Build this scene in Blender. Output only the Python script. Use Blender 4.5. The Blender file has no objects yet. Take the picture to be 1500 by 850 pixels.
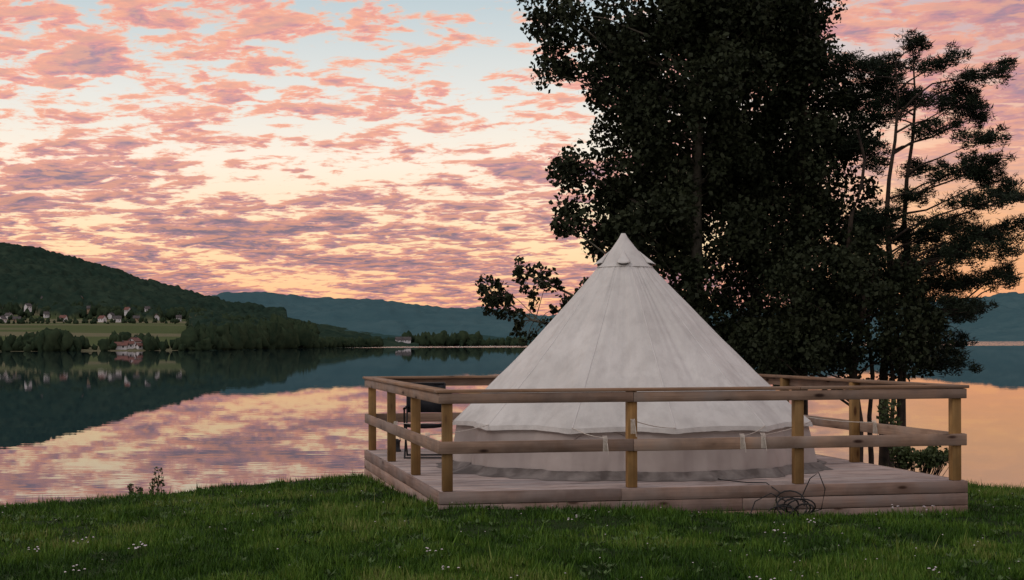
import bpy, math, random
import numpy as np
from mathutils import Vector
random.seed(7); rng=np.random.default_rng(7)
sc=bpy.context.scene
EYE=1.605; LAKE=-1.6

def lin(r,g,b):
    f=lambda c:(c/255/12.92) if c/255<=.04045 else ((c/255+.055)/1.055)**2.4
    return (f(r),f(g),f(b),1)

# ---------------------------------------------------------------- helpers
def mesh_np(name,V,F,mat=None,parent=None,smooth=False,attrs=None,uv=None):
    V=np.asarray(V,dtype=np.float32); F=np.asarray(F,dtype=np.int32)
    k=F.shape[1]; me=bpy.data.meshes.new(name)
    me.vertices.add(len(V)); me.vertices.foreach_set('co',V.ravel())
    me.loops.add(F.size); me.loops.foreach_set('vertex_index',F.ravel())
    me.polygons.add(len(F)); me.polygons.foreach_set('loop_start',np.arange(0,F.size,k,dtype=np.int32))
    me.polygons.foreach_set('loop_total',np.full(len(F),k,dtype=np.int32))
    if smooth: me.polygons.foreach_set('use_smooth',np.ones(len(F),dtype=bool))
    me.update(calc_edges=True)
    if attrs:
        for n,(dom,val) in attrs.items():
            a=me.attributes.new(n,'FLOAT',dom); a.data.foreach_set('value',np.asarray(val,dtype=np.float32))
    if uv is not None:
        l=me.uv_layers.new(name='UVMap'); l.data.foreach_set('uv',np.asarray(uv,dtype=np.float32).ravel())
    ob=bpy.data.objects.new(name,me); sc.collection.objects.link(ob)
    if mat: me.materials.append(mat)
    if parent: ob.parent=parent
    return ob
def empty(name,loc=(0,0,0)):
    e=bpy.data.objects.new(name,None); sc.collection.objects.link(e); e.location=(0,0,0); e.empty_display_size=.2; return e

_T=rng.random((256,256))
def vn(x,y):
    x=np.asarray(x,float);y=np.asarray(y,float)
    xi=np.floor(x).astype(int);yi=np.floor(y).astype(int);fx=x-xi;fy=y-yi
    fx=fx*fx*(3-2*fx);fy=fy*fy*(3-2*fy)
    g=lambda a,b:_T[a&255,b&255]
    return (g(xi,yi)*(1-fx)+g(xi+1,yi)*fx)*(1-fy)+(g(xi,yi+1)*(1-fx)+g(xi+1,yi+1)*fx)*fy
def fbm(x,y,o=4):
    s=0;a=.5
    for i in range(o): s=s+a*(vn(x*2**i+i*17.3,y*2**i+i*9.1)-.5);a*=.5
    return s

class NT:
    def __init__(s,nt): s.nt=nt; nt.nodes.clear()
    def n(s,t,ins=None,**kw):
        nd=s.nt.nodes.new(t)
        for k,v in kw.items(): setattr(nd,k,v)
        for k,v in (ins or {}).items():
            if isinstance(v,bpy.types.NodeSocket): s.nt.links.new(v,nd.inputs[k])
            else: nd.inputs[k].default_value=v
        return nd
    def m(s,op,a,b=0.0,c=None):
        d={0:a,1:b}
        if c is not None:d[2]=c
        return s.n('ShaderNodeMath',d,operation=op).outputs[0]
    def mr(s,v,a,b,c=0.,d=1.,sm=False):
        return s.n('ShaderNodeMapRange',{0:v,1:a,2:b,3:c,4:d},interpolation_type='SMOOTHSTEP' if sm else 'LINEAR').outputs[0]
    def mix(s,f,a,b,bt='MIX'):
        nd=s.n('ShaderNodeMix',{},data_type='RGBA',blend_type=bt)
        for i,v in ((0,f),(6,a),(7,b)):
            if isinstance(v,bpy.types.NodeSocket): s.nt.links.new(v,nd.inputs[i])
            else: nd.inputs[i].default_value=v
        return nd.outputs[2]
    def ramp(s,f,stops):
        nd=s.n('ShaderNodeValToRGB',{0:f}); cr=nd.color_ramp
        while len(cr.elements)<len(stops): cr.elements.new(.5)
        for e,(p,c) in zip(cr.elements,stops): e.position=p;e.color=c
        return nd.outputs[0]
    def noise(s,vec,scale,det=4,rough=.55,dist=0.):
        return s.n('ShaderNodeTexNoise',{'Vector':vec,'Scale':scale,'Detail':det,'Roughness':rough,'Distortion':dist}).outputs[0]
    def off(s,vec,o): return s.n('ShaderNodeVectorMath',{0:vec,1:o},operation='ADD').outputs[0]
def newmat(name):
    m=bpy.data.materials.new(name); m.use_nodes=True; return m,NT(m.node_tree)
def finish(t,col,rough=.8,bump=None,bstr=.3,bdist=.01,spec=.3,trans=None):
    ins={'Base Color':col,'Roughness':rough,'Specular IOR Level':spec}
    if bump is not None: ins['Normal']=t.n('ShaderNodeBump',{'Height':bump,'Strength':bstr,'Distance':bdist}).outputs[0]
    p=t.n('ShaderNodeBsdfPrincipled',ins).outputs[0]
    if trans:
        tr=t.n('ShaderNodeBsdfTranslucent',{'Color':col}).outputs[0]
        p=t.n('ShaderNodeMixShader',{0:trans,1:p,2:tr}).outputs[0]
    t.n('ShaderNodeOutputMaterial',{0:p})
def noisy(name,c1,c2,scale,rough=.8,bstr=.2,det=4,attr=None,spec=.3,bdist=.01,trans=None):
    m,t=newmat(name); co=t.n('ShaderNodeTexCoord').outputs['Object']
    f=t.mr(t.noise(co,scale,det),.35,.65)
    if attr:
        a=t.n('ShaderNodeAttribute',attribute_name=attr).outputs['Fac']
        f=t.m('ADD',t.m('MULTIPLY',f,.4),t.m('MULTIPLY',a,.6))
    finish(t,t.mix(f,c1,c2),rough,f,bstr,bdist,spec,trans); return m
def wood(name,c1,c2,knot=lin(70,45,30),kscale=1.0,grey=lin(150,142,138),gw=.5):
    m,t=newmat(name)
    uv=t.n('ShaderNodeUVMap',uv_map='UVMap').outputs[0]
    a=t.n('ShaderNodeAttribute',attribute_name='rnd').outputs['Fac']
    off=t.n('ShaderNodeCombineXYZ',{0:t.m('MULTIPLY',a,37.),1:t.m('MULTIPLY',a,11.),2:a}).outputs[0]
    v=t.n('ShaderNodeVectorMath',{0:uv,1:off},operation='ADD').outputs[0]
    vg=t.n('ShaderNodeMapping',{'Vector':v,'Scale':(1.5,38,1)}).outputs[0]
    g=t.noise(vg,1.,5,.6,.6)
    st=t.noise(v,2.2,4,.6);st2=t.noise(t.off(v,(5,3,1)),1.3,5,.65)
    vk=t.n('ShaderNodeMapping',{'Vector':v,'Scale':(2.2,6.5,1)}).outputs[0]
    vo=t.n('ShaderNodeTexVoronoi',{'Vector':vk,'Scale':kscale,'Randomness':.9}).outputs['Distance']
    kf=t.mr(vo,.07,.18,1.,0.,True);kh=t.mr(vo,.15,.45,.45,0.,True)
    c=t.mix(t.mr(g,.3,.7),c1,c2)
    c=t.mix(t.m('MULTIPLY',t.mr(st2,.42,.62),gw),c,grey)
    dk=tuple(x*.55 for x in c1[:3])+(1,)
    c=t.mix(t.m('MULTIPLY',t.mr(st,.45,.72),.7),c,dk)
    c=t.mix(kh,c,dk);c=t.mix(kf,c,knot)
    c=t.mix(1.,c,t.n('ShaderNodeCombineColor',{0:t.mr(a,0,1,.68,1.12),1:t.mr(a,0,1,.69,1.09),2:t.mr(a,0,1,.72,1.06)}).outputs[0],'MULTIPLY')
    finish(t,c,.75,g,.4,.003,.25); return m

class Boards:
    def __init__(s): s.V=[];s.F=[];s.uv=[];s.r=[]
    def box(s,p0,p1,w,h,up=Vector((0,0,1))):
        p0=Vector(p0);p1=Vector(p1);d=(p1-p0);L=d.length;d.normalize()
        if abs(d.dot(up))>.9: up=Vector((0.18,-1,0)).normalized()
        side=d.cross(up).normalized();upv=side.cross(d).normalized()
        b=len(s.V)
        for P in (p0,p1):
            for a,c in ((-1,-1),(1,-1),(1,1),(-1,1)): s.V.append(P+side*a*w/2+upv*c*h/2)
        fs=[(0,1,5,4),(1,2,6,5),(2,3,7,6),(3,0,4,7)];r=random.random()
        for i,f in enumerate(fs):
            s.F.append([b+j for j in f]); wd=w if i%2==0 else h
            s.uv+=[(0,0+i*.3),(0,wd+i*.3),(L,wd+i*.3),(L,i*.3)];s.r.append(r)
        for f in ((3,2,1,0),(4,5,6,7)):
            s.F.append([b+j for j in f]);s.uv+=[(0,0),(.02,0),(.02,.1),(0,.1)];s.r.append(r*.5)
    def make(s,name,mat,parent,bev=.004):
        o=mesh_np(name,[tuple(v) for v in s.V],s.F,mat,parent,attrs={'rnd':('FACE',s.r)},uv=s.uv)
        if bev:
            m=o.modifiers.new('bevel','BEVEL');m.width=bev;m.segments=1;m.limit_method='ANGLE'
        return o

class Tubes:
    def __init__(s,n=6): s.V=[];s.F=[];s.n=n
    def add(s,pts,rad):
        n=s.n;pts=[Vector(p) for p in pts];b=len(s.V)
        for i,p in enumerate(pts):
            d=(pts[min(i+1,len(pts)-1)]-pts[max(i-1,0)]).normalized()
            a=d.cross(Vector((.31,.2,.93)))
            if a.length<.1:a=d.cross(Vector((1,0,0)))
            a.normalize();c=d.cross(a);r=rad[i] if hasattr(rad,'__len__') else rad
            for k in range(n):
                t=2*math.pi*k/n;s.V.append(p+a*math.cos(t)*r+c*math.sin(t)*r)
        for i in range(len(pts)-1):
            for k in range(n):
                q=b+i*n;s.F.append([q+k,q+(k+1)%n,q+n+(k+1)%n,q+n+k])
    def make(s,name,mat,parent=None): return mesh_np(name,[tuple(v) for v in s.V],s.F,mat,parent,smooth=True)

# ---------------------------------------------------------------- world / sky
w=bpy.data.worlds.new("World");sc.world=w;w.use_nodes=True;t=NT(w.node_tree)
FILL_EL=math.radians(38);FILL_AZ=math.radians(240)
d=t.n('ShaderNodeTexCoord').outputs['Generated']
sp=t.n('ShaderNodeSeparateXYZ',{0:d});X,Y,Z=sp.outputs
zc=t.m('MAXIMUM',Z,0.)
k=t.m('DIVIDE',1.,t.m('ADD',zc,.1))
u=t.m('MULTIPLY',X,k);v=t.m('MULTIPLY',Y,k)
u2=t.m('ADD',u,t.m('MULTIPLY',v,.10))
cv=t.n('ShaderNodeCombineXYZ',{0:u2,1:v,2:0.}).outputs[0]
n1=t.noise(cv,1.2,3,.5)
n2=t.noise(cv,5.8,8,.62,.45)
n2b=t.noise(t.off(cv,(-.015,-.045,0)),5.8,4,.62,.45)
n3=t.noise(t.off(cv,(7.3,2.1,4.)),2.6,6,.6,.3)
n4=t.noise(t.off(cv,(1.3,5.1,2.)),17.,5,.6,.4)
bias=t.ramp(t.m('MULTIPLY',zc,2.5),[(0,(.62,)*3+(1,)),(.12,(.68,)*3+(1,)),(.2,(.62,)*3+(1,)),(.29,(.52,)*3+(1,)),(.40,(.53,)*3+(1,)),(.55,(.57,)*3+(1,)),(1,(.5,)*3+(1,))])
dn=t.m('ADD',t.m('MULTIPLY',t.m('SUBTRACT',n1,.5),1.2),t.m('MULTIPLY',t.m('SUBTRACT',n2,.5),2.1))
dn=t.m('ADD',dn,t.m('MULTIPLY',t.m('SUBTRACT',n3,.5),1.25))
dn=t.m('ADD',dn,t.m('MULTIPLY',t.m('SUBTRACT',n4,.5),1.1))
dn=t.m('ADD',dn,bias)
dn=t.m('ADD',dn,t.mr(X,.12,.4,0.,.14));dn=t.m('ADD',dn,t.mr(X,-.08,-.3,0.,.08))
cov=t.mr(dn,.41,.70,0.,1.,True)
cov=t.m('MULTIPLY',cov,t.m('SUBTRACT',1.,t.m('MULTIPLY',t.mr(X,.16,.26),t.mr(zc,.135,.09,0.,.75))))
th=t.mr(dn,.50,1.0,0.,1.)
rel=t.mr(t.m('SUBTRACT',n2,n2b),-.05,.09,0.,1.,True)
z25=t.m('MULTIPLY',zc,2.5)
base=t.ramp(z25,[(0,lin(246,176,132)),(.07,lin(255,200,146)),(.17,lin(255,228,182)),(.30,lin(255,241,222)),(.40,lin(234,232,225)),(.55,lin(194,208,213)),(1,lin(160,182,200))])
rb_=t.ramp(z25,[(0,lin(246,158,108)),(.15,lin(255,188,125)),(.3,lin(252,190,150)),(.5,lin(208,176,178)),(1,lin(175,175,190))])
base=t.mix(t.mr(X,.12,.28,0.,.9),base,rb_)
hi=t.ramp(th,[(0,lin(255,204,166)),(.28,lin(250,168,145)),(.6,lin(216,150,150)),(1,lin(164,134,152))])
lo=t.ramp(th,[(0,lin(252,178,140)),(.22,lin(226,150,140)),(.5,lin(168,124,138)),(1,lin(118,99,122))])
cl=t.mix(t.mr(zc,.07,.17,0.,1.,True),lo,hi)
rc=t.mix(t.mr(zc,.10,.05),lin(170,132,146),lin(226,142,116))
cl=t.mix(t.mr(X,.14,.34,0.,.6),cl,rc)
orange=t.mix(t.mr(zc,.05,.16),lin(248,160,122),lin(255,182,142))
cl=t.mix(t.m('MULTIPLY',rel,.55),cl,orange)
sky=t.mix(t.m('MULTIPLY',cov,.94),base,cl)
# unseen sky overhead and behind greyed so its light leaves tent and wood neutral
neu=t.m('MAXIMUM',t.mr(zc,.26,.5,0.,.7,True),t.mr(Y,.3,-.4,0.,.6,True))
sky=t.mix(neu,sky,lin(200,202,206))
boost=t.mr(zc,.28,.6,1.,1.1,True)  # unseen overhead sky brightened as extra light on the scene
sk=t.n('ShaderNodeTexSky',sky_type='NISHITA',sun_disc=False,sun_elevation=FILL_EL,sun_rotation=FILL_AZ)
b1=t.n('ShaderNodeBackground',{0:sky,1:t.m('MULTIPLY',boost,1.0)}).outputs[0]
b2=t.n('ShaderNodeBackground',{0:sk.outputs[0],1:.004}).outputs[0]
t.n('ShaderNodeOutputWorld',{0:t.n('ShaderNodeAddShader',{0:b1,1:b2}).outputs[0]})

sky_fill=bpy.data.lights.new('sky_fill','SUN');sky_fill.energy=.65;sky_fill.angle=math.radians(25);sky_fill.color=(1,.90,.82)  # added soft fill from behind left, standing for sky glow; actual sun is down
so=bpy.data.objects.new('sky_fill',sky_fill);sc.collection.objects.link(so)
sd=Vector((math.sin(FILL_AZ)*math.cos(FILL_EL),math.cos(FILL_AZ)*math.cos(FILL_EL),math.sin(FILL_EL)))
so.rotation_euler=sd.to_track_quat('Z','Y').to_euler()

# ---------------------------------------------------------------- camera
cam=bpy.data.cameras.new('camera');co=bpy.data.objects.new('camera',cam);sc.collection.objects.link(co)
cam.lens=52.8;cam.sensor_width=36;cam.shift_y=.05;cam.clip_end=30000;cam.clip_start=.1
co.location=(0,0,EYE);co.rotation_euler=(math.radians(90),math.radians(.2),0);sc.camera=co
sc.view_settings.view_transform='Standard';sc.view_settings.look='None';sc.view_settings.exposure=0

# ---------------------------------------------------------------- lawn terrain
EX=[-60,-20,-12,-6.1,-2,0,2,4,5.3,6.0,6.9,12,25,60];EY=[8,11,13.5,18,21,24,28,29.5,27,22.5,20.8,18,15,12]
def gh(x,y):
    x=np.asarray(x,float);y=np.asarray(y,float)
    z=-.030*np.maximum(x+.7,0)-.035*np.maximum(-.7-x,0)-.026*np.maximum(y-14.5,0)
    z=np.maximum(z,-.9)
    z=z+.10*fbm(x*.35+5,y*.35)+.04*fbm(x*2,y*2,2)-.02
    dd=y-np.interp(x,EX,EY)-.6*fbm(x*.7,y*0+3)
    s=.5*(dd+np.sqrt(dd*dd+.25))
    return np.maximum(z-.34*s,-4.5)
nx,ny=420,420
xs=np.sign(np.linspace(-1,1,nx))*np.abs(np.linspace(-1,1,nx))**1.8*90
ys=np.concatenate([np.linspace(-90,6,40),np.linspace(6.2,34,300),np.linspace(34.5,70,80)])
GX,GY=np.meshgrid(xs,ys);GZ=gh(GX,GY)
I=np.arange(nx*ny).reshape(ny,nx)
F=np.stack([I[:-1,:-1],I[:-1,1:],I[1:,1:],I[1:,:-1]],-1).reshape(-1,4)
m,t=newmat('lawn_soil');oc=t.n('ShaderNodeTexCoord').outputs['Object']
f=t.mr(t.noise(oc,1.2,6,.6),.35,.65);f2=t.mr(t.noise(oc,30,4,.7),.3,.7)
c=t.mix(f,(.009,.022,.004,1),(.022,.042,.009,1));c=t.mix(f2,c,(.015,.028,.006,1))
finish(t,c,.95,f2,.5,.02,.1)
mesh_np('lawn',np.stack([GX,GY,GZ],-1).reshape(-1,3),F,m,smooth=True)

# deck corners
A=Vector((-.69,14.5,0));B=Vector((-1.96,20.2,0));C=Vector((4.66,15.5,0));D=B+(C-A)
DK=.15
eu=(C-A);ev=(B-A);Lu=eu.length;Lv=ev.length
def P(a,b,z=0.): # metres along front edge / depth from front edge
    q=A+eu*(a/Lu)+ev*(b/Lv);return Vector((q.x,q.y,z))
M=np.array([[eu.x/Lu,ev.x/Lv],[eu.y/Lu,ev.y/Lv]]);Mi=np.linalg.inv(M)

# grass blades
N=400000
yy=9.2*(24.5/9.2)**(rng.random(N)**1.25)
xx=(rng.random(N)*2-1)*(yy*.36+1.6)
q=Mi@np.stack([xx-A.x,yy-A.y]);inside=(q[0]>0)&(q[0]<Lu)&(q[1]>0)&(q[1]<Lv)
pat=np.clip(.5+3.0*fbm(xx*.8,yy*.8),0,1);pat2=np.clip(.5+3.0*fbm(xx*3.3,yy*3.3+7,3),0,1)
ok=(~inside)&(yy<np.interp(xx,EX,EY)+1.2)&(rng.random(N)<.45+.75*pat2)
xx=xx[ok];yy=yy[ok];q=q[:,ok];pat=pat[ok];pat2=pat2[ok]
N=len(xx)
zz=gh(xx,yy)
near=np.exp(-np.maximum(0,-q[1])*4)*(q[0]>0)*(q[0]<Lu)*(q[1]<0)+np.exp(-np.maximum(0,-q[0])*4)*(q[1]>0)*(q[1]<Lv)*(q[0]<0)
h=(.018+.045*rng.random(N))*(.4+1.3*pat2)+near*.03*rng.random(N)
tall=rng.random(N)<.015;h=np.where(tall,h*2.,h)
wd=.0035+.0055*rng.random(N);ang=rng.random(N)*6.283;lean=h*.75
ax=np.cos(ang)*wd;ay=np.sin(ang)*wd;la=rng.random(N)*6.283
V=np.empty((N,3,3));V[:,0]=np.stack([xx-ax,yy-ay,zz-.004],-1);V[:,1]=np.stack([xx+ax,yy+ay,zz-.004],-1)
V[:,2]=np.stack([xx+np.cos(la)*lean*rng.random(N),yy+np.sin(la)*lean*rng.random(N),zz+h],-1)
m,t=newmat('grass_blades');a=t.n('ShaderNodeAttribute',attribute_name='v').outputs['Fac']
c=t.ramp(a,[(0,(.010,.034,.003,1)),(.4,(.036,.092,.007,1)),(.75,(.090,.168,.016,1)),(1,(.19,.21,.06,1))])
finish(t,c,.6,spec=.2)
mesh_np('grass',V.reshape(-1,3),np.arange(N*3).reshape(-1,3),m,attrs={'v':('FACE',np.clip(-.15+.5*pat+.4*pat2+.5*(rng.random(N)-.3),0,1))})

# flowers and small leafy weeds in lawn
fl=[];ff=[]
def flower(x,y,h,r):
    z=float(gh(x,y))
    b=len(fl);n=8
    for k in range(n):
        a=2*math.pi*k/n;rr=r*(.8+.4*random.random());fl.append((x+math.cos(a)*rr,y+math.sin(a)*rr,z+h-r*.3+random.random()*r*.4))
    fl.append((x,y,z+h+r*.5))
    for k in range(n): ff.append((b+k,b+(k+1)%n,b+n))
stem=Tubes(3)
for i in range(150):
    y=10+random.random()**1.3*8;x=(random.random()*2-1)*y*.36
    if random.random()<.4:x=abs(x)
    qq=Mi@np.array([x-A.x,y-A.y])
    if 0<qq[0]<Lu and 0<qq[1]<Lv: continue
    if random.random()<.12:
        for j in range(6): 
            x2=x+random.gauss(0,.05);y2=y+random.gauss(0,.05);hh=.07+random.random()*.04;flower(x2,y2,hh,.010);z=float(gh(x2,y2));stem.add([(x2,y2,z),(x2,y2,z+hh)],.0015)
    else:
        hh=.06+random.random()*.03;flower(x,y,hh,.007);z=float(gh(x,y));stem.add([(x,y,z),(x,y,z+hh)],.0015)
mf=noisy('petals',(.62,.56,.56,1),(.45,.38,.42,1),50);ms=noisy('stalk',(.05,.08,.02,1),(.08,.1,.03,1),20)
fo=empty('wildflowers');mesh_np('blossoms',fl,ff,mf,fo);stem.make('stalks',ms,fo)
lv=[];lq=[]
for i in range(900):
    y=9.6+random.random()*9;x=(random.random()*2-1)*(y*.36+.5)
    qq=Mi@np.array([x-A.x,y-A.y])
    if (-.1<qq[0]<Lu and -.1<qq[1]<Lv) or y>np.interp(x,EX,EY)-.2: continue
    z=float(gh(x,y))
    for j in range(random.randint(4,8)):
        a=random.random()*6.28;L_=random.uniform(.03,.075);w2=L_*.22;dx,dy=math.cos(a),math.sin(a);b=len(lv)
        lv+=[(x,y,z+.01),(x+dx*L_*.6-dy*w2,y+dy*L_*.6+dx*w2,z+.03),(x+dx*L_,y+dy*L_,z+random.uniform(.03,.06)),(x+dx*L_*.6+dy*w2,y+dy*L_*.6-dx*w2,z+.03)];lq.append((b,b+1,b+2,b+3))
mesh_np('lawn_weeds',lv,lq,noisy('broad_leaves',(.03,.06,.012,1),(.09,.15,.04,1),6,.6,0,trans=.2))

# ---------------------------------------------------------------- lake
m,t=newmat('lake_water');oc=t.n('ShaderNodeTexCoord').outputs['Object']
oy=t.n('ShaderNodeSeparateXYZ',{0:oc}).outputs[1]
mp=t.n('ShaderNodeMapping',{'Vector':oc,'Scale':(.5,1.0,1)}).outputs[0]
nz=t.noise(mp,.9,3,.5)
pt=t.mr(t.noise(t.n('ShaderNodeMapping',{'Vector':oc,'Scale':(.004,.02,1)}).outputs[0],1.,2),.5,.62,0.,1.,True)
far=t.mr(oy,700,860,0.,1.,True)
bm=t.n('ShaderNodeBump',{'Height':nz,'Strength':t.m('ADD',t.m('MULTIPLY',far,.9),t.m('ADD',.06,t.m('MULTIPLY',pt,.05))),'Distance':t.m('ADD',.018,t.m('MULTIPLY',far,.16))}).outputs[0]
g=t.n('ShaderNodeBsdfGlossy',{'Color':(1,.98,.99,1),'Roughness':.0,'Normal':bm}).outputs[0]
df=t.n('ShaderNodeBsdfDiffuse',{'Color':(.012,.035,.045,1)}).outputs[0]
fr=t.n('ShaderNodeFresnel',{'IOR':5.5}).outputs[0]
t.n('ShaderNodeOutputMaterial',{0:t.n('ShaderNodeMixShader',{0:fr,1:df,2:g}).outputs[0]})
mesh_np('lake',[(-9000,-2000,LAKE),(9000,-2000,LAKE),(9000,16000,LAKE),(-9000,16000,LAKE)],[(0,1,2,3)],m)

# ---------------------------------------------------------------- hills
def hillmat(name,c1,c2,m1,m2,sc1=.02):
    m,t=newmat(name);oc=t.n('ShaderNodeTexCoord').outputs['Object']
    f=t.mr(t.noise(oc,sc1,8,.75),.38,.62);f2=t.mr(t.noise(oc,sc1*.12,3),.4,.6)
    a=t.n('ShaderNodeAttribute',attribute_name='meadow').outputs['Fac']
    st=t.n('ShaderNodeMapping',{'Vector':oc,'Scale':(.003,.012,0)}).outputs[0]
    f3=t.mr(t.noise(st,1.,1),.46,.54)
    mid=tuple(x*.6+y*.4 for x,y in zip(c1,c2))
    c=t.mix(f,c1,t.mix(f2,mid,c2))
    c=t.mix(a,c,t.mix(f3,m1,m2))
    finish(t,c,1.,f,.5,2.,.0);return m
SH_S=[-.7,-.341,-.20,-.136,-.086,-.06];SH_Y=[420,560,590,760,930,1010]
RG_P=[-900,-400,-150,0,50,100,150,200,250,300,350,400,460,520,560,600]
RG_Y=[334,329,348,370,378,391,404,419,434,448,461,473,484,492,499,505]
YR=2200.
def leftZ(s,Yv):
    sh=np.interp(s,SH_S,SH_Y);tt=np.clip((Yv-sh)/(YR-sh),-.2,1.3);px=750+s*2200
    zr=1.6+(502.-np.interp(px,RG_P,RG_Y))/2200*YR
    zm=np.minimum(17.,np.maximum(zr*.6,2))
    e=np.clip((tt-.34)/.66,0,1);e=np.sin(e*math.pi/2)**1.25
    z=np.where(tt<.34,-1.9+(zm+1.9)*np.sign(tt)*np.abs(tt/.34)**.9,zm+(zr-zm)*e)
    z=np.where(tt>1,zr-(tt-1)*260,z)
    return z,tt,px
ss=np.linspace(-.75,-.062,1000);tv=np.concatenate([np.linspace(-.03,1,420),np.linspace(1.01,1.3,12)])
S,TT=np.meshgrid(ss,tv);SHs=np.interp(S,SH_S,SH_Y);YY=SHs+TT*(YR-SHs);XX=S*YY
ZZ,tt,px=leftZ(S,YY)
md=((tt<.385+.02*np.sin(px*.05))&(px<288+12*np.sin(tt*30))).astype(float)
fz=(vn(XX/4.5,YY/9)*6+vn(XX/14+7,YY/18)*4+fbm(XX/130,YY/130)*24*(tt>.4))*(1-md)*np.clip(tt*12,0,1)*np.where(px>420,.5,1)
ZZ=ZZ+fz
n0,n1_=len(tv),len(ss);I=np.arange(n0*n1_).reshape(n0,n1_);F=np.stack([I[:-1,:-1],I[:-1,1:],I[1:,1:],I[1:,:-1]],-1).reshape(-1,4)
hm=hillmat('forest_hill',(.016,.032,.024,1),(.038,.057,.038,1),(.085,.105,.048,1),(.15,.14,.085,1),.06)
mesh_np('forested_hill',np.stack([XX,YY,ZZ],-1).reshape(-1,3),F,hm,attrs={'meadow':('POINT',md.ravel())})

def far_ridge(name,s0,s1,P_,Y_,yr,SHs_,SHy_,mat,amp,hor=500.):
    ss=np.linspace(s0,s1,700);tv=np.concatenate([np.linspace(-.02,1,90),np.linspace(1.02,1.3,6)])
    S,TT=np.meshgrid(ss,tv);sh=np.interp(S,SHs_,SHy_);YY=sh+TT*(yr-sh);XX=S*YY;px=750+S*2200
    zr=1.6+(hor-np.interp(px,P_,Y_))/2200*yr
    ZZ=-1.9+(zr+1.9)*np.where(TT<0,TT,np.sin(np.clip(TT,0,1)*math.pi/2)**1.3)
    ZZ=np.where(TT>1,zr-(TT-1)*yr*.08,ZZ)
    ZZ=ZZ+(vn(XX/12,YY/40)*7+fbm(XX/260,YY/260)*70)*amp*np.clip(TT*6,0,1)
    I=np.arange(S.size).reshape(S.shape);F=np.stack([I[:-1,:-1],I[:-1,1:],I[1:,1:],I[1:,:-1]],-1).reshape(-1,4)
    mesh_np(name,np.stack([XX,YY,ZZ],-1).reshape(-1,3),F,mat,attrs={'meadow':('POINT',np.zeros(S.size))})
m2=hillmat('haze_tinted_forest',(.044,.092,.106,1),(.070,.124,.134,1),(1,1,1,1),(1,1,1,1),.012)  # distance haze is put into these blue-teal base colours
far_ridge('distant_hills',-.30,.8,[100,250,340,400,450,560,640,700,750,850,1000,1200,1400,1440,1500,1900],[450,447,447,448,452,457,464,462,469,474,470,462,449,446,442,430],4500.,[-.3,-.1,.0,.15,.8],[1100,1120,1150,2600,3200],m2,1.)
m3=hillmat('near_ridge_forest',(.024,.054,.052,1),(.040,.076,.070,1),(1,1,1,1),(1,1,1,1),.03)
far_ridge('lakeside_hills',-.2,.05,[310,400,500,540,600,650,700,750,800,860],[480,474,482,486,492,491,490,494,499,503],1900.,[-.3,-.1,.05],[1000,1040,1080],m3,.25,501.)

# distant tree masses
import bmesh
bm_=bmesh.new();bmesh.ops.create_icosphere(bm_,subdivisions=2,radius=1);icoV=np.array([v.co[:] for v in bm_.verts]);icoF=np.array([[v.index for v in f.verts] for f in bm_.faces]);bm_.free()
TV=[];TF=[];TA=[];tc=[0]
def blob(x,y,z,h,wd):
    V=icoV*(1+.25*rng.standard_normal((len(icoV),1)))
    if random.random()<.4:
        V[:,:2]*=np.clip(.85-.6*V[:,2:3],.12,1.5)
    V=V*np.array([wd/2,wd/2,h/2])+np.array([x,y,z+h/2-.3])
    TV.append(V);TF.append(icoF+tc[0]);tc[0]+=len(V);TA.append(rng.random()*.6+.4*rng.random(len(icoF)))
for px_ in np.arange(-500,470,2.0):
    if 164<px_<216: continue
    for r in range(2):
        p=px_+random.uniform(-2,2);s=(p-750)/2200;sh=float(np.interp(s,SH_S,SH_Y));Yv=sh+random.uniform(3,26)
        z=float(leftZ(np.array(s),np.array(Yv))[0])
        big=1.0+.75*math.exp(-((p-385)/60)**2)
        dens=float(vn(p/26.,3.));
        if p<285 and dens<.3 and random.random()<.8: continue
        hh=random.uniform(2.6,7.2)*big*(.65+.75*dens)
        blob(s*Yv,Yv,z,hh,hh*random.uniform(.5,.85))
for p in list(np.arange(162,220,3.0)): # trees behind the lakeside farm
    s=(p-750)/2200;Yv=float(np.interp(s,SH_S,SH_Y))+random.uniform(42,60);z=float(leftZ(np.array(s),np.array(Yv))[0]);hh=random.uniform(3,6.5);blob(s*Yv,Yv,z,hh,hh*.7)
for i in range(640): # clumps behind the meadow, round the village and the grove
    p=random.uniform(-60,300);tq=random.choice([.31,.36,.385,.40,.42])+random.uniform(-.015,.015)
    if random.random()<.3: p=random.uniform(270,460);tq=random.uniform(.02,.3)
    s=(p-750)/2200;sh=float(np.interp(s,SH_S,SH_Y));Yv=sh+tq*(YR-sh);z=float(leftZ(np.array(s),np.array(Yv))[0])
    hh=random.uniform(4,9)
    if tq<.37 and p<290: hh*=.45
    blob(s*Yv,Yv,z,hh,hh*random.uniform(.5,.9))
for px_ in np.arange(460,770,1.8):
    s=(px_+random.uniform(-1,1)-750)/2200;Yv=1060+random.uniform(0,30)
    if px_<560:Yv=float(np.interp(s,SH_S,SH_Y))+random.uniform(2,20)
    hh=random.uniform(3,8)*(1.3 if 590<px_<700 else .8);blob(s*Yv,Yv,-1.4,hh,hh*.8)
ft=noisy('distant_foliage',(.012,.024,.015,1),(.040,.056,.030,1),.3,1.,attr='v',spec=0.)
mesh_np('distant_trees',np.concatenate(TV),np.concatenate(TF),ft,attrs={'v':('FACE',np.concatenate(TA))})

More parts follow.
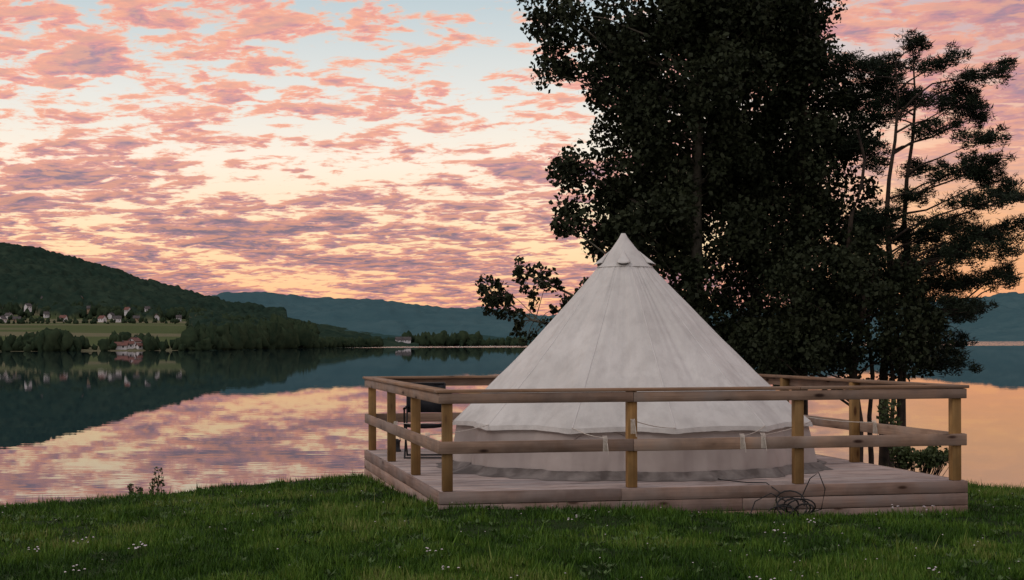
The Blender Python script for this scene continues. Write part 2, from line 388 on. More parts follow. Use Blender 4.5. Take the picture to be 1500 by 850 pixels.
# houses
mw=noisy('white_cladding',(.66,.64,.64,1),(.56,.54,.55,1),1.);myw=noisy('ochre_cladding',(.35,.26,.17,1),(.28,.2,.13,1),1.);mr_=noisy('dark_roof',(.05,.045,.045,1),(.08,.07,.07,1),1.);mred=noisy('red_roof',(.17,.07,.055,1),(.12,.055,.045,1),1.);mg=noisy('window_glass',(.03,.035,.04,1),(.05,.05,.06,1),1.,.2)
def house(name,x,y,z,wd,dp,h,rot,roof,wall=None,pitch=.42):
    wall=wall or mw
    e=empty(name);e.location=(x,y,z);e.rotation_euler=(0,0,rot)
    V=[(-wd/2,-dp/2,-2),(wd/2,-dp/2,-2),(wd/2,dp/2,-2),(-wd/2,dp/2,-2),(-wd/2,-dp/2,h),(wd/2,-dp/2,h),(wd/2,dp/2,h),(-wd/2,dp/2,h),(-wd/2,0,h+dp*pitch),(wd/2,0,h+dp*pitch)]
    me=bpy.data.meshes.new('walls');me.from_pydata(V,[],[(0,1,5,4),(1,2,6,9,5),(2,3,7,6),(3,0,4,8,7)]);me.materials.append(wall)
    o=bpy.data.objects.new('walls',me);sc.collection.objects.link(o);o.parent=e
    o_=.4;rz=dp*pitch;V=[]
    dz=o_*2*pitch
    for sx in (-1,1):
        V+=[(sx*(wd/2+o_),-dp/2-o_,h-dz+.06),(sx*(wd/2+o_),0,h+rz+.06),(sx*(wd/2+o_),dp/2+o_,h-dz+.06),(sx*(wd/2+o_),-dp/2-o_,h-dz+.25),(sx*(wd/2+o_),0,h+rz+.3),(sx*(wd/2+o_),dp/2+o_,h-dz+.25)]
    me=bpy.data.meshes.new('roof');me.from_pydata(V,[],[(3,4,10,9),(4,5,11,10),(0,6,7,1),(1,7,8,2),(0,3,9,6),(2,8,11,5),(0,1,4,3),(1,2,5,4),(6,9,10,7),(7,10,11,8)]);me.materials.append(roof)
    o=bpy.data.objects.new('roof',me);sc.collection.objects.link(o);o.parent=e
    bb=Boards();n=max(2,int(wd/2.6))
    for i in range(n):
        xx_=-wd/2+wd*(i+.5)/n
        bb.box((xx_-.3,-dp/2-.03,h*.58),(xx_+.3,-dp/2-.03,h*.58),.12,.7)
    bb.box((wd/2+.03,-.4,h*.58),(wd/2+.03,.4,h*.58),.12,.7)
    bb.make('windows',mg,e,0)
    ch=Boards();ch.box((wd*.2,0,h+rz*.7),(wd*.2,0,h+rz+.9),.5,.5);ch.make('chimney',mr_,e,0)
for i,(p,tq,wd,rt) in enumerate([(-30,.36,9,.2),(3,.345,9,1.3),(13,.375,8,-.4),(25,.35,9,.2),(41,.40,7,.9),(68,.385,6,.5),(93,.36,8,-.2),(103,.39,6,1.3),(131,.40,6,.2),(150,.355,8,-.5),(163,.385,7,1.2),(172,.35,9,.3),(187,.395,6,-.3),(200,.365,8,.2),(216,.41,6,.4),(229,.38,7,-1.2),(262,.37,6,.3),(60,.44,7,.2),(118,.46,6,-.3),(20,.43,6,.4)]):
    s=(p-750)/2200;sh=float(np.interp(s,SH_S,SH_Y));Yv=sh+tq*(YR-sh)-20;z=float(leftZ(np.array(s),np.array(Yv))[0])
    if tq>.39:z+=4
    if i%5==3: house('timber_house',s*Yv,Yv,z-.1,wd*.58,4.2,2.5,rt,mr_,myw)
    else: house('white_house',s*Yv,Yv,z-.1,wd*.6,4.2,2.9,rt,mr_ if i%3 else mred)
for (p,dy,wd,dp,h,rt) in [(176,16,5.5,3,1.5,.1),(197,28,4.2,3.4,2.6,1.2),(206,18,2.6,2.4,1.2,.6),(188,22,4,2.6,1.8,.2)]:
    s=(p-750)/2200;Yv=float(np.interp(s,SH_S,SH_Y))+dy;z=float(leftZ(np.array(s),np.array(Yv))[0]);house('farmhouse',s*Yv,Yv,max(z,-1.3)+.2,wd,dp,h,rt,mred,None,.34)
for p in (585,596): house('white_house',(p-750)/2200*1055,1055,1,5,4,2,.2,mr_)

# ---------------------------------------------------------------- deck
wd_deck=wood('weathered_deck_wood',lin(164,146,138),lin(196,178,170),lin(100,82,75),gw=.6,grey=lin(160,156,156))
wd_fas=wood('fascia_wood',lin(140,114,99),lin(178,150,134),lin(72,50,38),grey=lin(150,140,134),gw=.7)
wd_rail=wood('rail_wood',lin(136,112,95),lin(168,142,122),lin(52,34,26),grey=lin(138,128,121),gw=.75)
wd_cap=wood('cap_wood',lin(142,110,84),lin(172,136,106),lin(58,36,24),grey=lin(138,124,112),gw=.6)
wd_post=wood('post_wood',lin(138,104,60),lin(168,132,82),lin(78,50,24),grey=lin(126,108,78),gw=.45)
deck=empty('wooden_deck')
b=Boards();n=int(Lv/.125)
for i in range(n):
    v0=(i+.5)*Lv/n;cut=random.choice([Lu*.35,Lu*.5,Lu*.65,Lu*.42])
    b.box(P(.0,v0,DK-.014),P(cut-.002,v0,DK-.014),Lv/n-.008,.028);b.box(P(cut+.002,v0,DK-.014),P(Lu,v0,DK-.014),Lv/n-.008,.028)
b.make('deck_boards',wd_deck,deck)
b=Boards();hb=.12
for j in range(4):
    zc_=DK+.002-hb/2-j*(hb+.006)
    c1=Lu*random.uniform(.25,.75)
    b.box(P(-.028,-.016,zc_),P(c1-.002,-.016,zc_),.028,hb);b.box(P(c1+.002,-.016,zc_-.002),P(Lu+.028,-.016,zc_-.002),.028,hb)
    b.box(P(-.0145,.0,zc_),P(-.0145,Lv,zc_),.027,hb)
    b.box(P(Lu+.0145,.0,zc_),P(Lu+.0145,Lv,zc_),.027,hb)
    b.box(P(-.028,Lv+.016,zc_),P(Lu+.028,Lv+.016,zc_),.028,hb)
b.make('fascia',wd_fas,deck)
b=Boards()
for j in range(7): b.box(P(.1+j*(Lu-.2)/6,.02,DK-.12),P(.1+j*(Lu-.2)/6,Lv-.02,DK-.12),.05,.18)
b.make('joists',wd_fas,deck,0)

rail=empty('wooden_railing')
RT=EYE-.467 # top of cap
ins=.055
fp=[.07,Lu*.352,Lu*.672,Lu-.07];sp_=[.055,Lv*.33,Lv*.655,Lv-.07];sr=[.055,Lv*.42,Lv*.78,Lv-.07]
pb=Boards()
ph=(DK+.001,RT-.034)
for a in fp: pb.box(P(a,ins,ph[0]),P(a,ins,ph[1]),.098,.098)
for a in fp: pb.box(P(a,Lv-ins,ph[0]),P(a,Lv-ins,ph[1]),.098,.098)
for v_ in sp_[1:3]: pb.box(P(ins,v_,ph[0]),P(ins,v_,ph[1]),.098,.098)
for v_ in sr[1:3]: pb.box(P(Lu-ins,v_,ph[0]),P(Lu-ins,v_,ph[1]),.098,.098)
pb.make('posts',wd_post,rail,.006)
rb=Boards();LR=.577
for zc_,hh in ((LR,.12),(RT-.034-.052,.10)):
    rb.box(P(-.022,-.011,zc_),P(Lu*.352,-.011,zc_),.028,hh);rb.box(P(Lu*.352+.003,-.011,zc_-.002),P(Lu+.022,-.011,zc_-.002),.028,hh)
    rb.box(P(-.022,Lv+.011,zc_),P(Lu+.022,Lv+.011,zc_),.028,hh)
    rb.box(P(-.009,.006,zc_),P(-.009,Lv-.006,zc_),.028,hh);rb.box(P(Lu+.009,.006,zc_),P(Lu+.009,Lv-.006,zc_),.028,hh)
rb.make('rails',wd_rail,rail)
cb=Boards();zc_=RT-.017
cb.box(P(-.05,.045,zc_),P(Lu*.672-.002,.045,zc_),.155,.032);cb.box(P(Lu*.672+.002,.045,zc_),P(Lu+.05,.045,zc_),.155,.032)
cb.box(P(-.05,Lv-.045,zc_),P(Lu+.05,Lv-.045,zc_),.155,.032)
cb.box(P(.03,.126,zc_),P(.03,Lv-.126,zc_),.155,.032);cb.box(P(Lu-.03,.126,zc_),P(Lu-.03,Lv-.126,zc_),.155,.032)
cb.make('cap_rail',wd_cap,rail)

# ---------------------------------------------------------------- tent
tent=empty('bell_tent');TX,TY=1.42,17.75;AX=1.32
m,t=newmat('canvas');oc=t.n('ShaderNodeTexCoord').outputs['Object']
f=t.mr(t.noise(oc,1.1,6,.65),.3,.7);f2=t.noise(oc,9,5,.7)
st=t.n('ShaderNodeMapping',{'Vector':oc,'Scale':(5,5,.7)}).outputs[0];f3=t.mr(t.noise(st,1.2,5,.6),.45,.75)
c=t.mix(f,(.55,.53,.50,1),(.70,.68,.65,1));c=t.mix(t.m('MULTIPLY',f3,.55),c,(.42,.40,.38,1))
fn=t.mr(t.noise(oc,220,2),.3,.7)
finish(t,c,.9,t.m('ADD',f2,t.m('MULTIPLY',fn,.06)),.5,.02,.1,trans=.1);canvas=m
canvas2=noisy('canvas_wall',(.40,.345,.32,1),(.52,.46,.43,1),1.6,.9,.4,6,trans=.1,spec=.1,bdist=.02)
hem=noisy('groundsheet',(.09,.075,.068,1),(.21,.185,.17,1),5,.7,.4)
NG=12;TH0=math.radians(-90+8)
ZK=[.68,.76,.85,1.08,1.605,2.0,2.3,2.5,2.7,2.86];RK=[2.12,2.03,1.93,1.68,1.14,.765,.48,.30,.13,.012]
def frac(th):
    ph_=(th-TH0)*NG/(2*math.pi);return np.abs((ph_-np.floor(ph_))-.5)*2
def rsurf(th,z,off=0.):
    r=np.interp(z,ZK,RK)+off
    fr_=frac(th)
    tz=np.clip((2.86-z)/2.18,0,1)
    r=r*(1-(.062*(1-fr_**1.1))*np.clip(tz*1.3,0,1))
    cx=TX+(AX-TX)*np.clip((z-.68)/2.18,0,1)
    return cx+r*np.cos(th),TY+r*np.sin(th)
def tring(zs,fn,name,mat,nseg=240,sol=0):
    th=np.linspace(0,2*math.pi,nseg,endpoint=False);V=[]
    for i,z in enumerate(zs):
        x,y,zv=fn(th,z);V.append(np.stack([x,y,zv],-1))
    V=np.stack(V);R=len(zs);I=np.arange(R*nseg).reshape(R,nseg);J=np.roll(I,-1,1)
    F=np.stack([I[:-1],J[:-1],J[1:],I[1:]],-1).reshape(-1,4)
    return mesh_np(name,V.reshape(-1,3),F,mat,tent,smooth=True)
def perf(th,f_,b_): # periodic noise round the tent
    return fbm(np.cos(th)*f_+40.5,np.sin(th)*f_+40.5+b_,3)
def roof(th,z):
    x,y=rsurf(th,np.full_like(th,z))
    fr_=frac(th)
    tz=max(0,min(1,(2.86-z)/2.18))
    wr=.11*tz*perf(th,6,z*.6)+.07*tz*perf(th,2.2,z*2.0)+.06*math.sin(math.pi*tz)*perf(th,14,z*.15)
    sag=.020*(1-fr_**2)*max(0,1-(z-.68)/.25) if z<.93 else 0
    return x+wr*np.cos(th),y+wr*np.sin(th),np.full_like(th,z)+sag
tring(np.concatenate([np.linspace(.68,1.0,10),np.linspace(1.05,2.86,44)]),roof,'roof',canvas,360)
def val(th,k):
    x,y,z=roof(th,.68)
    return x+np.cos(th)*(.004+.015*k),y+np.sin(th)*(.004+.015*k),z-.05*k+.02*perf(th,14,0)*k
tring(np.linspace(0,1,4),val,'valance',canvas,480)
def wall(th,k):
    x,y,z=roof(th,.68);z0=z-.01
    r=-.04+.09*k+.12*perf(th,8,k*.5)*k+.06*perf(th,20,k*.3)*k
    return x+np.cos(th)*r,y+np.sin(th)*r,z0*(1-k)+(DK+.02)*k
tring(np.linspace(0,1,14),wall,'wall',canvas2,480)
def skirt(th,k):
    x,y,z=wall(th,1.);w_=.5+2.4*perf(th,9,3)
    r=.01+.19*k*np.clip(w_+.3,.2,1.7)
    return x+np.cos(th)*r,y+np.sin(th)*r,DK+.004+.085*(1-k)**1.3+.07*np.clip(perf(th,22,k*.4),-.1,1)*math.sin(math.pi*min(1,k+.1))
tring(np.linspace(0,1,8),skirt,'groundsheet_skirt',hem,480)
sm=Tubes(5)
for i in range(NG):
    th=TH0+2*math.pi*i/NG
    pts=[];
    for z in np.linspace(.69,2.8,22):
        x,y,zz_=roof(np.array([th]),z);pts.append((float(x[0]),float(y[0]),float(zz_[0])))
    sm.add(pts,.006)
sm.make('seams',noisy('seam_tape',(.54,.52,.5,1),(.64,.62,.6,1),4),tent)
def hood(th,z):
    x,y=rsurf(th,np.full_like(th,z),.012);return x,y,np.full_like(th,z)
tring(np.linspace(2.47,2.875,8),hood,'peak_cap',canvas,96)
vent=[];vf=[];dk=Tubes(8)
for th in (-90-7,-90-80,-90+72,90):
    th=math.radians(th);b0=len(vent);R_,Q_=9,13
    for i in range(R_):
        kk=i/(R_-1);z=2.66-.14*kk
        for j in range(Q_):
            wv=(j/(Q_-1)*2-1);a=th+wv*.075*kk/np.interp(z,ZK,RK)
            x,y=rsurf(np.array([a]),np.array([z]),.014+.075*kk*math.sqrt(max(0,1-wv*wv)))
            vent.append((float(x[0]),float(y[0]),z-.02*kk*(1-wv*wv)))
    for i in range(R_-1):
        for j in range(Q_-1):
            q0=b0+i*Q_+j;vf.append((q0,q0+1,q0+Q_+1,q0+Q_))
    x,y=rsurf(np.array([th]),np.array([2.505]),.012);c0=Vector((float(x[0]),float(y[0]),2.505))
    tn=Vector((-math.sin(th),math.cos(th),0))
    dk.add([c0-tn*.055,c0-tn*.03,c0+tn*.03,c0+tn*.055],[.008,.024,.024,.008])
vo=mesh_np('vent_hoods',vent,vf,canvas,tent,smooth=True);vo.modifiers.new('s','SOLIDIFY').thickness=.004
dk.make('vent_shade_patch',noisy('vent_shade_patch',(.03,.03,.03,1),(.06,.06,.06,1),10),tent)  # dark patch stands in for the shade inside the vent openings
ar=Tubes(5)
pts=[]
for i in range(17):
    a=math.pi*i/16;th=math.radians(-90-14)+.16*math.cos(a);kk=1-.62-.33*math.sin(a)
    x,y,z=wall(np.array([th]),kk);pts.append((float(x[0])+math.cos(th)*.004,float(y[0])+math.sin(th)*.004,float(z[0])))
ar.add(pts,.006)
ar.make('window_piping',noisy('piping',(.32,.27,.25,1),(.4,.34,.31,1),10),tent)
rp=Tubes(5)
def rope(th,dst,sagv=.02):
    x,y,z=roof(np.array([th]),.69);p=Vector((float(x[0]),float(y[0]),float(z[0])));q=Vector(dst)
    rp.add([p.lerp(q,i/8)-Vector((0,0,sagv*math.sin(math.pi*i/8))) for i in range(9)],.0045)
    for j in range(4):
        rp.add([q+Vector((-.02+j*.012,-.03,-.13)),q+Vector((-.02+j*.012,-.035,0)),q+Vector((-.02+j*.012,.03,.02))],.004)
    rp.add([q,q+Vector((.02,-.04,-.06)),q+Vector((.03,-.045,-.16))],.004)
S=2*math.pi/NG
rope(TH0-S*2,P(.02,.9,LR+.07));rope(TH0-S*3,P(.02,3.2,LR+.07));rope(TH0-S,P(Lu*.3,-.0,LR+.07));rope(TH0,P(Lu*.352,.0,LR+.24))
rope(TH0+S,P(Lu*.56,.0,LR+.07));rope(TH0+S*2,P(Lu*.6,.0,LR+.075));rope(TH0+S*3,P(Lu-.02,2.,LR+.07));rope(TH0+S*4,P(Lu-.02,4.2,LR+.07))
rp.make('guy_ropes',noisy('rope',(.45,.40,.34,1),(.6,.55,.48,1),30),tent)

# ---------------------------------------------------------------- camp chair
ch=empty('folding_camp_chair');bk=noisy('black_metal',(.012,.012,.014,1),(.02,.02,.022,1),10,.4);bf=noisy('black_fabric',(.015,.016,.02,1),(.03,.03,.035,1),10,.9)
cx,cy=-1.10,18.9;tb=Tubes(8);z0=DK
W_=.24
for sx in (-1,1):
    tb.add([(cx+sx*W_,cy-.24,z0),(cx+sx*W_,cy+.22,z0+.48),(cx+sx*W_,cy+.30,z0+.92)],.012)
    tb.add([(cx+sx*W_,cy+.26,z0),(cx+sx*W_,cy-.24,z0+.42),(cx+sx*W_,cy-.26,z0+.62)],.012)
    tb.add([(cx+sx*W_,cy-.28,z0+.62),(cx+sx*W_,cy+.25,z0+.63)],.018)
tb.add([(cx-W_,cy-.24,z0+.01),(cx+W_,cy-.24,z0+.01)],.01);tb.add([(cx-W_,cy+.26,z0+.01),(cx+W_,cy+.26,z0+.01)],.01)
tb.add([(cx-W_,cy-.22,z0+.42),(cx+W_,cy-.22,z0+.42)],.012);tb.add([(cx-W_,cy+.30,z0+.92),(cx+W_,cy+.30,z0+.92)],.012)
tb.make('frame',bk,ch)
V=[];F=[]
pr=[(-.23,.43),(-.08,.395),(.08,.39),(.2,.42)]
for i,(a,zq) in enumerate(pr):
    for sx in (-1,-.5,0,.5,1): V.append((cx+sx*W_,cy+a,z0+zq-.02*(1-sx*sx)))
for i in range(3):
    for j in range(4): q0=i*5+j;F.append((q0,q0+1,q0+6,q0+5))
n0=len(V)
for i,(a,zq) in enumerate([(.235,.55),(.25,.68),(.27,.8),(.30,.93)]):
    for sx in (-1,-.5,0,.5,1): V.append((cx+sx*W_,cy+a+.03*(1-sx*sx),z0+zq))
for i in range(3):
    for j in range(4): q0=n0+i*5+j;F.append((q0,q0+1,q0+6,q0+5))
o=mesh_np('seat_and_back',V,F,bf,ch,smooth=True);o.modifiers.new('s','SOLIDIFY').thickness=.012
ln=empty('lantern');lt=Tubes(10);lp=P(.35,Lv-.4,DK)
lt.add([lp,lp+Vector((0,0,.02)),lp+Vector((0,0,.03)),lp+Vector((0,0,.12)),lp+Vector((0,0,.15)),lp+Vector((0,0,.17))],[.06,.06,.045,.045,.055,.01]);lt.make('body',bk,ln)
lt=Tubes(5);lt.add([lp+Vector((.05*math.cos(a),0,.14+.08*math.sin(a))) for a in np.linspace(0,math.pi,9)],.004);lt.make('handle',bk,ln)

# ---------------------------------------------------------------- hose coil
hs=Tubes(6);bc=P(3.50,-.12,0);gz=float(gh(bc.x,bc.y))
for (ox,oz_,R0,nn,ph0) in ((0,.0,.10,60,0),(.09,-.03,.09,40,2),(-.10,-.05,.08,36,4)):
    pts=[]
    for i in range(nn):
        a=i*.33+ph0;r=R0*(1+.4*math.sin(i*.13+ph0)+.2*math.sin(i*.37))
        pts.append(Vector((bc.x+ox+.05*math.sin(i*.09)+r*1.3*math.cos(a),bc.y-.05+.09*math.sin(i*.21+ph0),max(gz+.02,gz+.12+oz_+r*.85*math.sin(a)+.03*math.sin(i*.17)))))
    hs.add(pts,.008)
hs.add([bc+Vector((.1,.0,.0)),bc+Vector((.2,.0,.22)),bc+Vector((.29,.02,.28)),bc+Vector((.345,-.03,.12)),bc+Vector((.30,-.06,-.08)),bc+Vector((.1,-.08,gz+.03))],.006)
hs.add([bc+Vector((-.1,.0,.08)),bc+Vector((-.22,.1,.17)),bc+Vector((-.4,.2,.165)),bc+Vector((-.62,.5,.165)),bc+Vector((-.66,.9,.165)),bc+Vector((-.3,1.2,.165))],.006)
hs.add([bc+Vector((-.05,-.02,.0)),bc+Vector((-.2,-.05,.08)),bc+Vector((-.36,-.06,.0)),bc+Vector((-.42,-.1,gz+.03))],.006)
hs.make('garden_hose',noisy('black_rubber',(.012,.012,.012,1),(.022,.022,.022,1),20,.45))

# ---------------------------------------------------------------- trees
def leaves(name,cent,rad,per,size,mat,parent,flat=1.,filt=None,shape='leaf'):
    cent=np.asarray(cent);rad=np.asarray(rad);n=len(cent)*per
    c=np.repeat(cent,per,0);r=np.repeat(rad,per,0);g=rng.standard_normal((n,3))
    g/=np.maximum(1e-6,np.linalg.norm(g,axis=1,keepdims=True));g*=(rng.random((n,1))**.45)*1.15
    if r.ndim==1:r=r[:,None]
    p=c+g*r*np.array([1,1,flat])
    cv_=np.repeat(rng.random(len(cent)),per)
    if filt is not None:
        k_=filt(p);p=p[k_];cv_=cv_[k_];g=g[k_];n=len(p)
    a=rng.standard_normal((n,3));a/=np.linalg.norm(a,axis=1,keepdims=True);b_=rng.standard_normal((n,3));b_=np.cross(a,b_);b_/=np.linalg.norm(b_,axis=1,keepdims=True)
    s=size*(.6+.8*rng.random((n,1)))
    if shape=='leaf': V=np.stack([p-a*s*.55,p+b_*s*.42,p+a*s*.6,p-b_*s*.42],1);F=np.arange(n*4).reshape(-1,4)
    else:
        a[:,2]=np.abs(a[:,2])*.8;V=np.stack([p-b_*.010,p+b_*.010,p+a*s],1);F=np.arange(n*3).reshape(-1,3)
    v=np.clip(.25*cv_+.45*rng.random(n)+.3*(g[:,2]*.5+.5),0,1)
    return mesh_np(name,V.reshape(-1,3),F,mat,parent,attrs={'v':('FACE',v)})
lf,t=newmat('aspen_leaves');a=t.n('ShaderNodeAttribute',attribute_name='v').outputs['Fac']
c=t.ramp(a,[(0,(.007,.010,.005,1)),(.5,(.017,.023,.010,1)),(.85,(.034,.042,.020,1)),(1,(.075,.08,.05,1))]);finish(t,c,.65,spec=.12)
nf,t=newmat('pine_needles');a=t.n('ShaderNodeAttribute',attribute_name='v').outputs['Fac']
c=t.ramp(a,[(0,(.006,.010,.006,1)),(.6,(.016,.025,.013,1)),(1,(.036,.048,.026,1))]);finish(t,c,.65,spec=.12)
bark=noisy('aspen_bark',(.055,.05,.038,1),(.15,.135,.10,1),9,.9,.6,6);pbark=noisy('pine_bark',(.02,.015,.012,1),(.05,.034,.024,1),9,.9,.6,6)
def spot(img_x,img_y,Y0=25.): # image pixel coordinates of the crowns, scaled to metres at tree depth
    return (img_x-750)/88*Y0/25.,EYE+(500-img_y)/88*Y0/25.
def sample(ells,Y0,dens,rr=(.2,.4)):
    C_=[];R_=[]
    for (img_x,img_y,rx,ry,*o) in ells:
        x,z=spot(img_x,img_y,Y0);a,b_=rx/88,ry/88;dm=o[0] if o else 1.
        n=max(3,int(math.pi*a*b_*dens*dm));dp=min(1.8,max(a*.9,.4))
        for i in range(n):
            g=rng.standard_normal(3);g/=np.linalg.norm(g);g*=rng.random()**.4
            C_.append((x+g[0]*a,Y0+g[1]*dp,z+g[2]*b_));R_.append(random.uniform(*rr)*(1 if dm>=1 else .8))
    return C_,R_
def limbs(tb,trunk,C_,every=1,r0=.02,rise=.55):
    for c in C_[::every]:
        c=Vector(c)
        tz=c.z-rise*math.hypot(c.x-trunk[0][0],c.y-trunk[0][1])
        tz=max(trunk[0][2]+.5,min(trunk[-1][2]-.01,tz));q_=Vector(trunk[-1])
        for i in range(len(trunk)-1):
            if trunk[i][2]<=tz<=trunk[i+1][2]:
                f_=(tz-trunk[i][2])/(trunk[i+1][2]-trunk[i][2]);q_=Vector(trunk[i]).lerp(Vector(trunk[i+1]),f_)
        L=(c-q_).length;mid=q_.lerp(c,.5)+Vector((random.gauss(0,.06),random.gauss(0,.06),random.gauss(.02,.06)))*L
        r=r0*(.5+L*.35);tb.add([q_,q_.lerp(mid,.5)+Vector((0,0,.03*L)),mid,mid.lerp(c,.6)+Vector((0,0,.03*L)),c],[r,r*.8,r*.6,r*.4,r*.2])
def trunkpts(img_x,Y0,top,wob=.12,lean=0.):
    x0=(img_x-750)/88*Y0/25.;z0=float(gh(x0,Y0))-.2;n=12
    return [(x0+lean*i/n+wob*math.sin(i*1.3)*i/n,Y0+wob*math.cos(i*1.7)*i/n,z0+(top-z0)*i/n) for i in range(n+1)]
# aspen
tr=empty('aspen_tree');Y0=24.8;tk=trunkpts(1022,Y0,12.5,.08);tb=Tubes(8);tb.add(tk,list(np.linspace(.13,.03,13)))
E=[(1000,-230,110,110),(990,-100,170,110),(925,15,150,70),(895,90,95,60),(945,165,75,55),(915,222,92,36),(925,290,100,50),(925,355,85,45),
   (860,440,45,30,.7),(1000,120,130,140,1.5),(1000,300,120,160,1.25),(1010,450,130,100),(800,20,35,22,.6),(820,110,30,20,.6),(845,250,32,20,.6),(835,330,24,24,.6),(900,460,60,40),(1040,30,90,90,1.5),(975,230,90,90,1.2)]
C_,R_=sample(E,Y0,6.)
TX0=tk[5][0]
def filt(p):
    mk=(np.abs(p[:,0]-TX0)<.13)&(p[:,1]<Y0+.1)&(p[:,2]>3.0)&(p[:,2]<5.2);return ~(mk&(rng.random(len(p))<.9))
limbs(tb,tk,C_,2)
# the low sprawling bough on the lake side: twigs with separate leaf bunches
bough=[spot(960,470,Y0),spot(880,455,Y0),spot(830,430,Y0),spot(790,412,Y0),spot(765,402,Y0)]
b2_=[spot(880,470,Y0),spot(820,478,Y0),spot(780,470,Y0),spot(745,445,Y0),spot(728,432,Y0)]
C2=[];R2=[]
for bo in (bough,b2_):
    pts=[Vector((x,Y0-.3,z)) for x,z in bo];tb.add(pts,[.04,.03,.02,.013,.006])
    for i in range(26):
        f_=random.uniform(.8,3.99);q_=pts[int(f_)].lerp(pts[int(f_)+1],f_-int(f_));e_=q_+Vector((random.gauss(-.05,.14),random.gauss(0,.2),random.gauss(-.03,.15)))
        tb.add([q_,q_.lerp(e_,.5)+Vector((0,0,.03)),e_],[.007,.005,.003]);C2.append(tuple(e_));R2.append(random.uniform(.07,.13))
for (img_x,img_y) in ((760,488),(770,500),(742,462),(812,498),(805,404),(735,425)):
    x,z=spot(img_x,img_y,Y0);e_=Vector((x,Y0-.3,z));q_=Vector((spot(785,466,Y0)[0],Y0-.3,spot(785,466,Y0)[1]));tb.add([q_,q_.lerp(e_,.5)+Vector((0,0,.05)),e_],[.008,.005,.003]);C2.append(tuple(e_));R2.append(.12)
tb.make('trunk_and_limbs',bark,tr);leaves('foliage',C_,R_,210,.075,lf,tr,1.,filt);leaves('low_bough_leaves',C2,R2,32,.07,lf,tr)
# alders behind
tr=empty('alder_tree');Y0=25.6;tk=trunkpts(1170,Y0,11.5,.15);tb=Tubes(8);tb.add(tk,list(np.linspace(.15,.03,13)))
E=[(1120,-150,100,110),(1120,0,105,120),(1160,55,80,95),(1150,200,120,150),(1195,110,70,75),(1230,180,50,75),(1180,350,130,130),(1150,470,150,80),(1235,300,50,90),(1100,80,90,120,1.3),(1180,25,45,45),(1090,260,80,150,1.2)]
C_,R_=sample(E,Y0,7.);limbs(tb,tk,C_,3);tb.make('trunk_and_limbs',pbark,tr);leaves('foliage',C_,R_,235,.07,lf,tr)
tr=empty('alder_tree');Y0=24.2;tk=trunkpts(1255,Y0,5.,.2);tb=Tubes(8);tb.add(tk,list(np.linspace(.09,.02,13)))
E=[(1220,440,110,85),(1280,500,100,52),(1330,510,70,40,.8),(1180,510,120,48),(1350,470,55,30,.7),(1260,410,65,60),(1130,500,60,50)]
C_,R_=sample(E,Y0,8.);limbs(tb,tk,C_,3);tb.make('trunk_and_limbs',pbark,tr);leaves('foliage',C_,R_,235,.065,lf,tr)
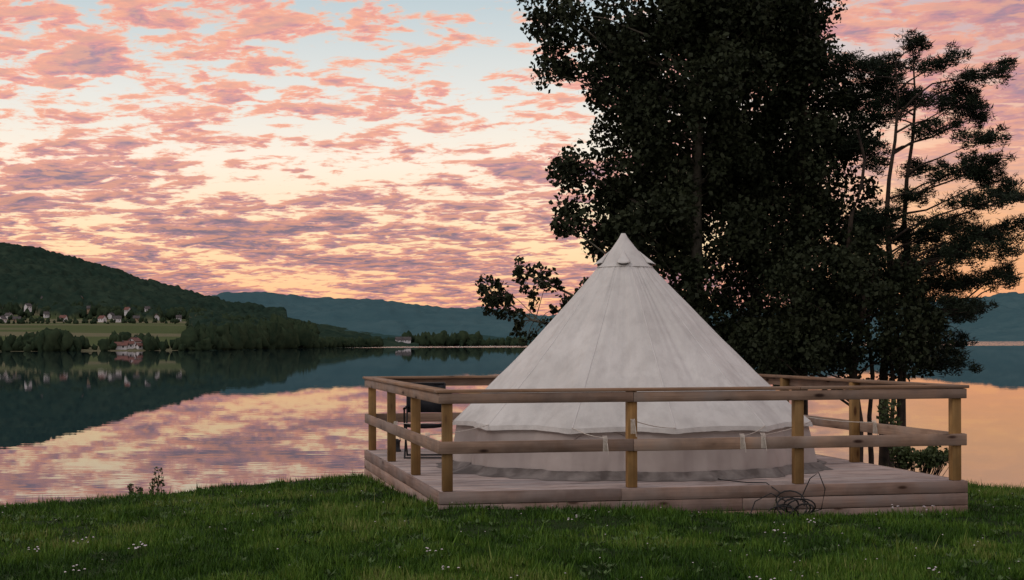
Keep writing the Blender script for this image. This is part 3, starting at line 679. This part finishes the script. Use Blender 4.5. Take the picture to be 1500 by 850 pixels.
# pines: irregular crowns of overlapping tufted sprays
pads1=[(1345,62,24,14),(1325,85,40,18),(1372,100,36,14),(1300,110,42,22),(1440,115,34,12),(1462,105,16,9),(1330,135,50,16),(1405,152,46,13),(1452,165,24,14),(1290,170,40,22),(1372,190,42,12),(1430,212,42,12),(1275,225,34,32),(1398,252,52,13),(1462,265,34,13),(1350,245,22,10),(1345,290,30,12),(1435,300,55,13),(1480,335,26,13),(1385,335,60,17),(1285,335,40,40),(1440,368,50,15),(1355,385,76,22),(1400,415,62,18),(1462,415,26,12),(1310,425,80,34),(1380,455,60,18),(1410,505,34,14),(1375,530,45,18),(1478,290,24,10),(1250,100,34,20),(1262,145,34,24),(1350,350,40,16),(1455,345,48,12),(1480,400,18,9),(1425,455,34,12),(1415,130,30,11),(1440,250,40,10)]
for nm,img_x,Y0,sel,top in (('pine_tree',1290,24.7,0,6.15),('pine_tree',1316,25.0,1,6.3)):
    tr=empty(nm);tk=trunkpts(img_x,Y0,top,.10,.25);tb=Tubes(8);tb.add(tk,list(np.linspace(.10,.012,13)));C_=[];R_=[]
    for j,(img_x_,img_y_,rx,ry) in enumerate(pads1):
        if j%2!=sel and rx<45: continue
        x,z=spot(img_x_,img_y_,Y0);a_,b_=rx/88,ry/88;yo=random.uniform(.0,.8) if img_x_<1360 else random.uniform(-.6,.7)
        n=int(8+a_*b_*(270 if rx<45 else 180));tilt=random.uniform(-.25,.35);pc=[]
        for i in range(n):
            r=math.sqrt(random.random())*random.uniform(.8,1.15);an=random.random()*6.28
            hx=math.cos(an)*r;pc.append((x+hx*a_,Y0+yo+math.sin(an)*r*a_*.9,z+b_*random.uniform(-1,1)*(1.05-.6*min(1,r))+tilt*hx*a_+random.gauss(0,.04)))
        C_+=pc
        q_=Vector((x,Y0+yo*.7,z-.05));limbs(tb,tk,[q_],1,.022,.35)
        for c in pc[::3]:
            tb.add([q_+Vector((random.gauss(0,.08),0,0)),q_.lerp(Vector(c),.5)+Vector((0,0,random.gauss(0,.03))),c],[.009,.006,.003])
    R_=[random.uniform(.07,.15) for _ in C_]
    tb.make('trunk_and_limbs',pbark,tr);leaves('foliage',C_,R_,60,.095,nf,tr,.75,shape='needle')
tr=empty('birch_saplings');tb=Tubes(6)
for img_x in (1275,1306,1318):
    tk=trunkpts(img_x,24.4,3.,.06);tb.add(tk,list(np.linspace(.05,.02,13)))
tb.make('stems',pbark,tr)
tr=empty('shrub');E=[(1345,672,36,14),(1375,668,26,14),(1325,665,20,10),(1300,610,20,30,.3)]
C_=[];R_=[]
for (img_x,img_y,rx,ry,*o) in E:
    Y0=21.7;s_=Y0/2200
    for i in range(int(rx*ry/14*(o[0] if o else 1))):
        g=rng.standard_normal(3);g/=np.linalg.norm(g);g*=rng.random()**.4
        C_.append(((img_x-750)*s_+g[0]*rx*s_,Y0+g[1]*.35,EYE-(img_y-500)*s_+g[2]*ry*s_));R_.append(.08)
tb=Tubes(4)
for c in C_: tb.add([(c[0]*.5+5.9*.5,21.8,float(gh(5.9,21.8))-.1),c],[.008,.003])
tb.make('stems',pbark,tr);sg=noisy('shrub_leaves',(.03,.05,.015,1),(.07,.09,.03,1),8,.6,attr='v',trans=.2);leaves('foliage',C_,R_,24,.05,sg,tr)
for (img_x,hh) in ((192,.2),(232,.36),(222,.24),(205,.15)):
    tr=empty('weed_plant');Y0=18.0;x=(img_x-750)/2200*Y0;Y0=float(np.interp(x,EX,EY))-.1;x=(img_x-750)/2200*Y0;z=float(gh(x,Y0));tb=Tubes(4);C_=[]
    for j in range(3):
        dx=random.uniform(-.06,.06);tb.add([(x,Y0,z),(x+dx*.5,Y0,z+hh*.5),(x+dx,Y0,z+hh)],[.004,.003,.002])
        for k_ in range(6): f_=.3+.7*k_/5;C_.append((x+dx*f_+random.uniform(-.03,.03),Y0,z+hh*f_))
    tb.make('stems',ms,tr);leaves('foliage',C_,[.025]*len(C_),5,.03,sg,tr)
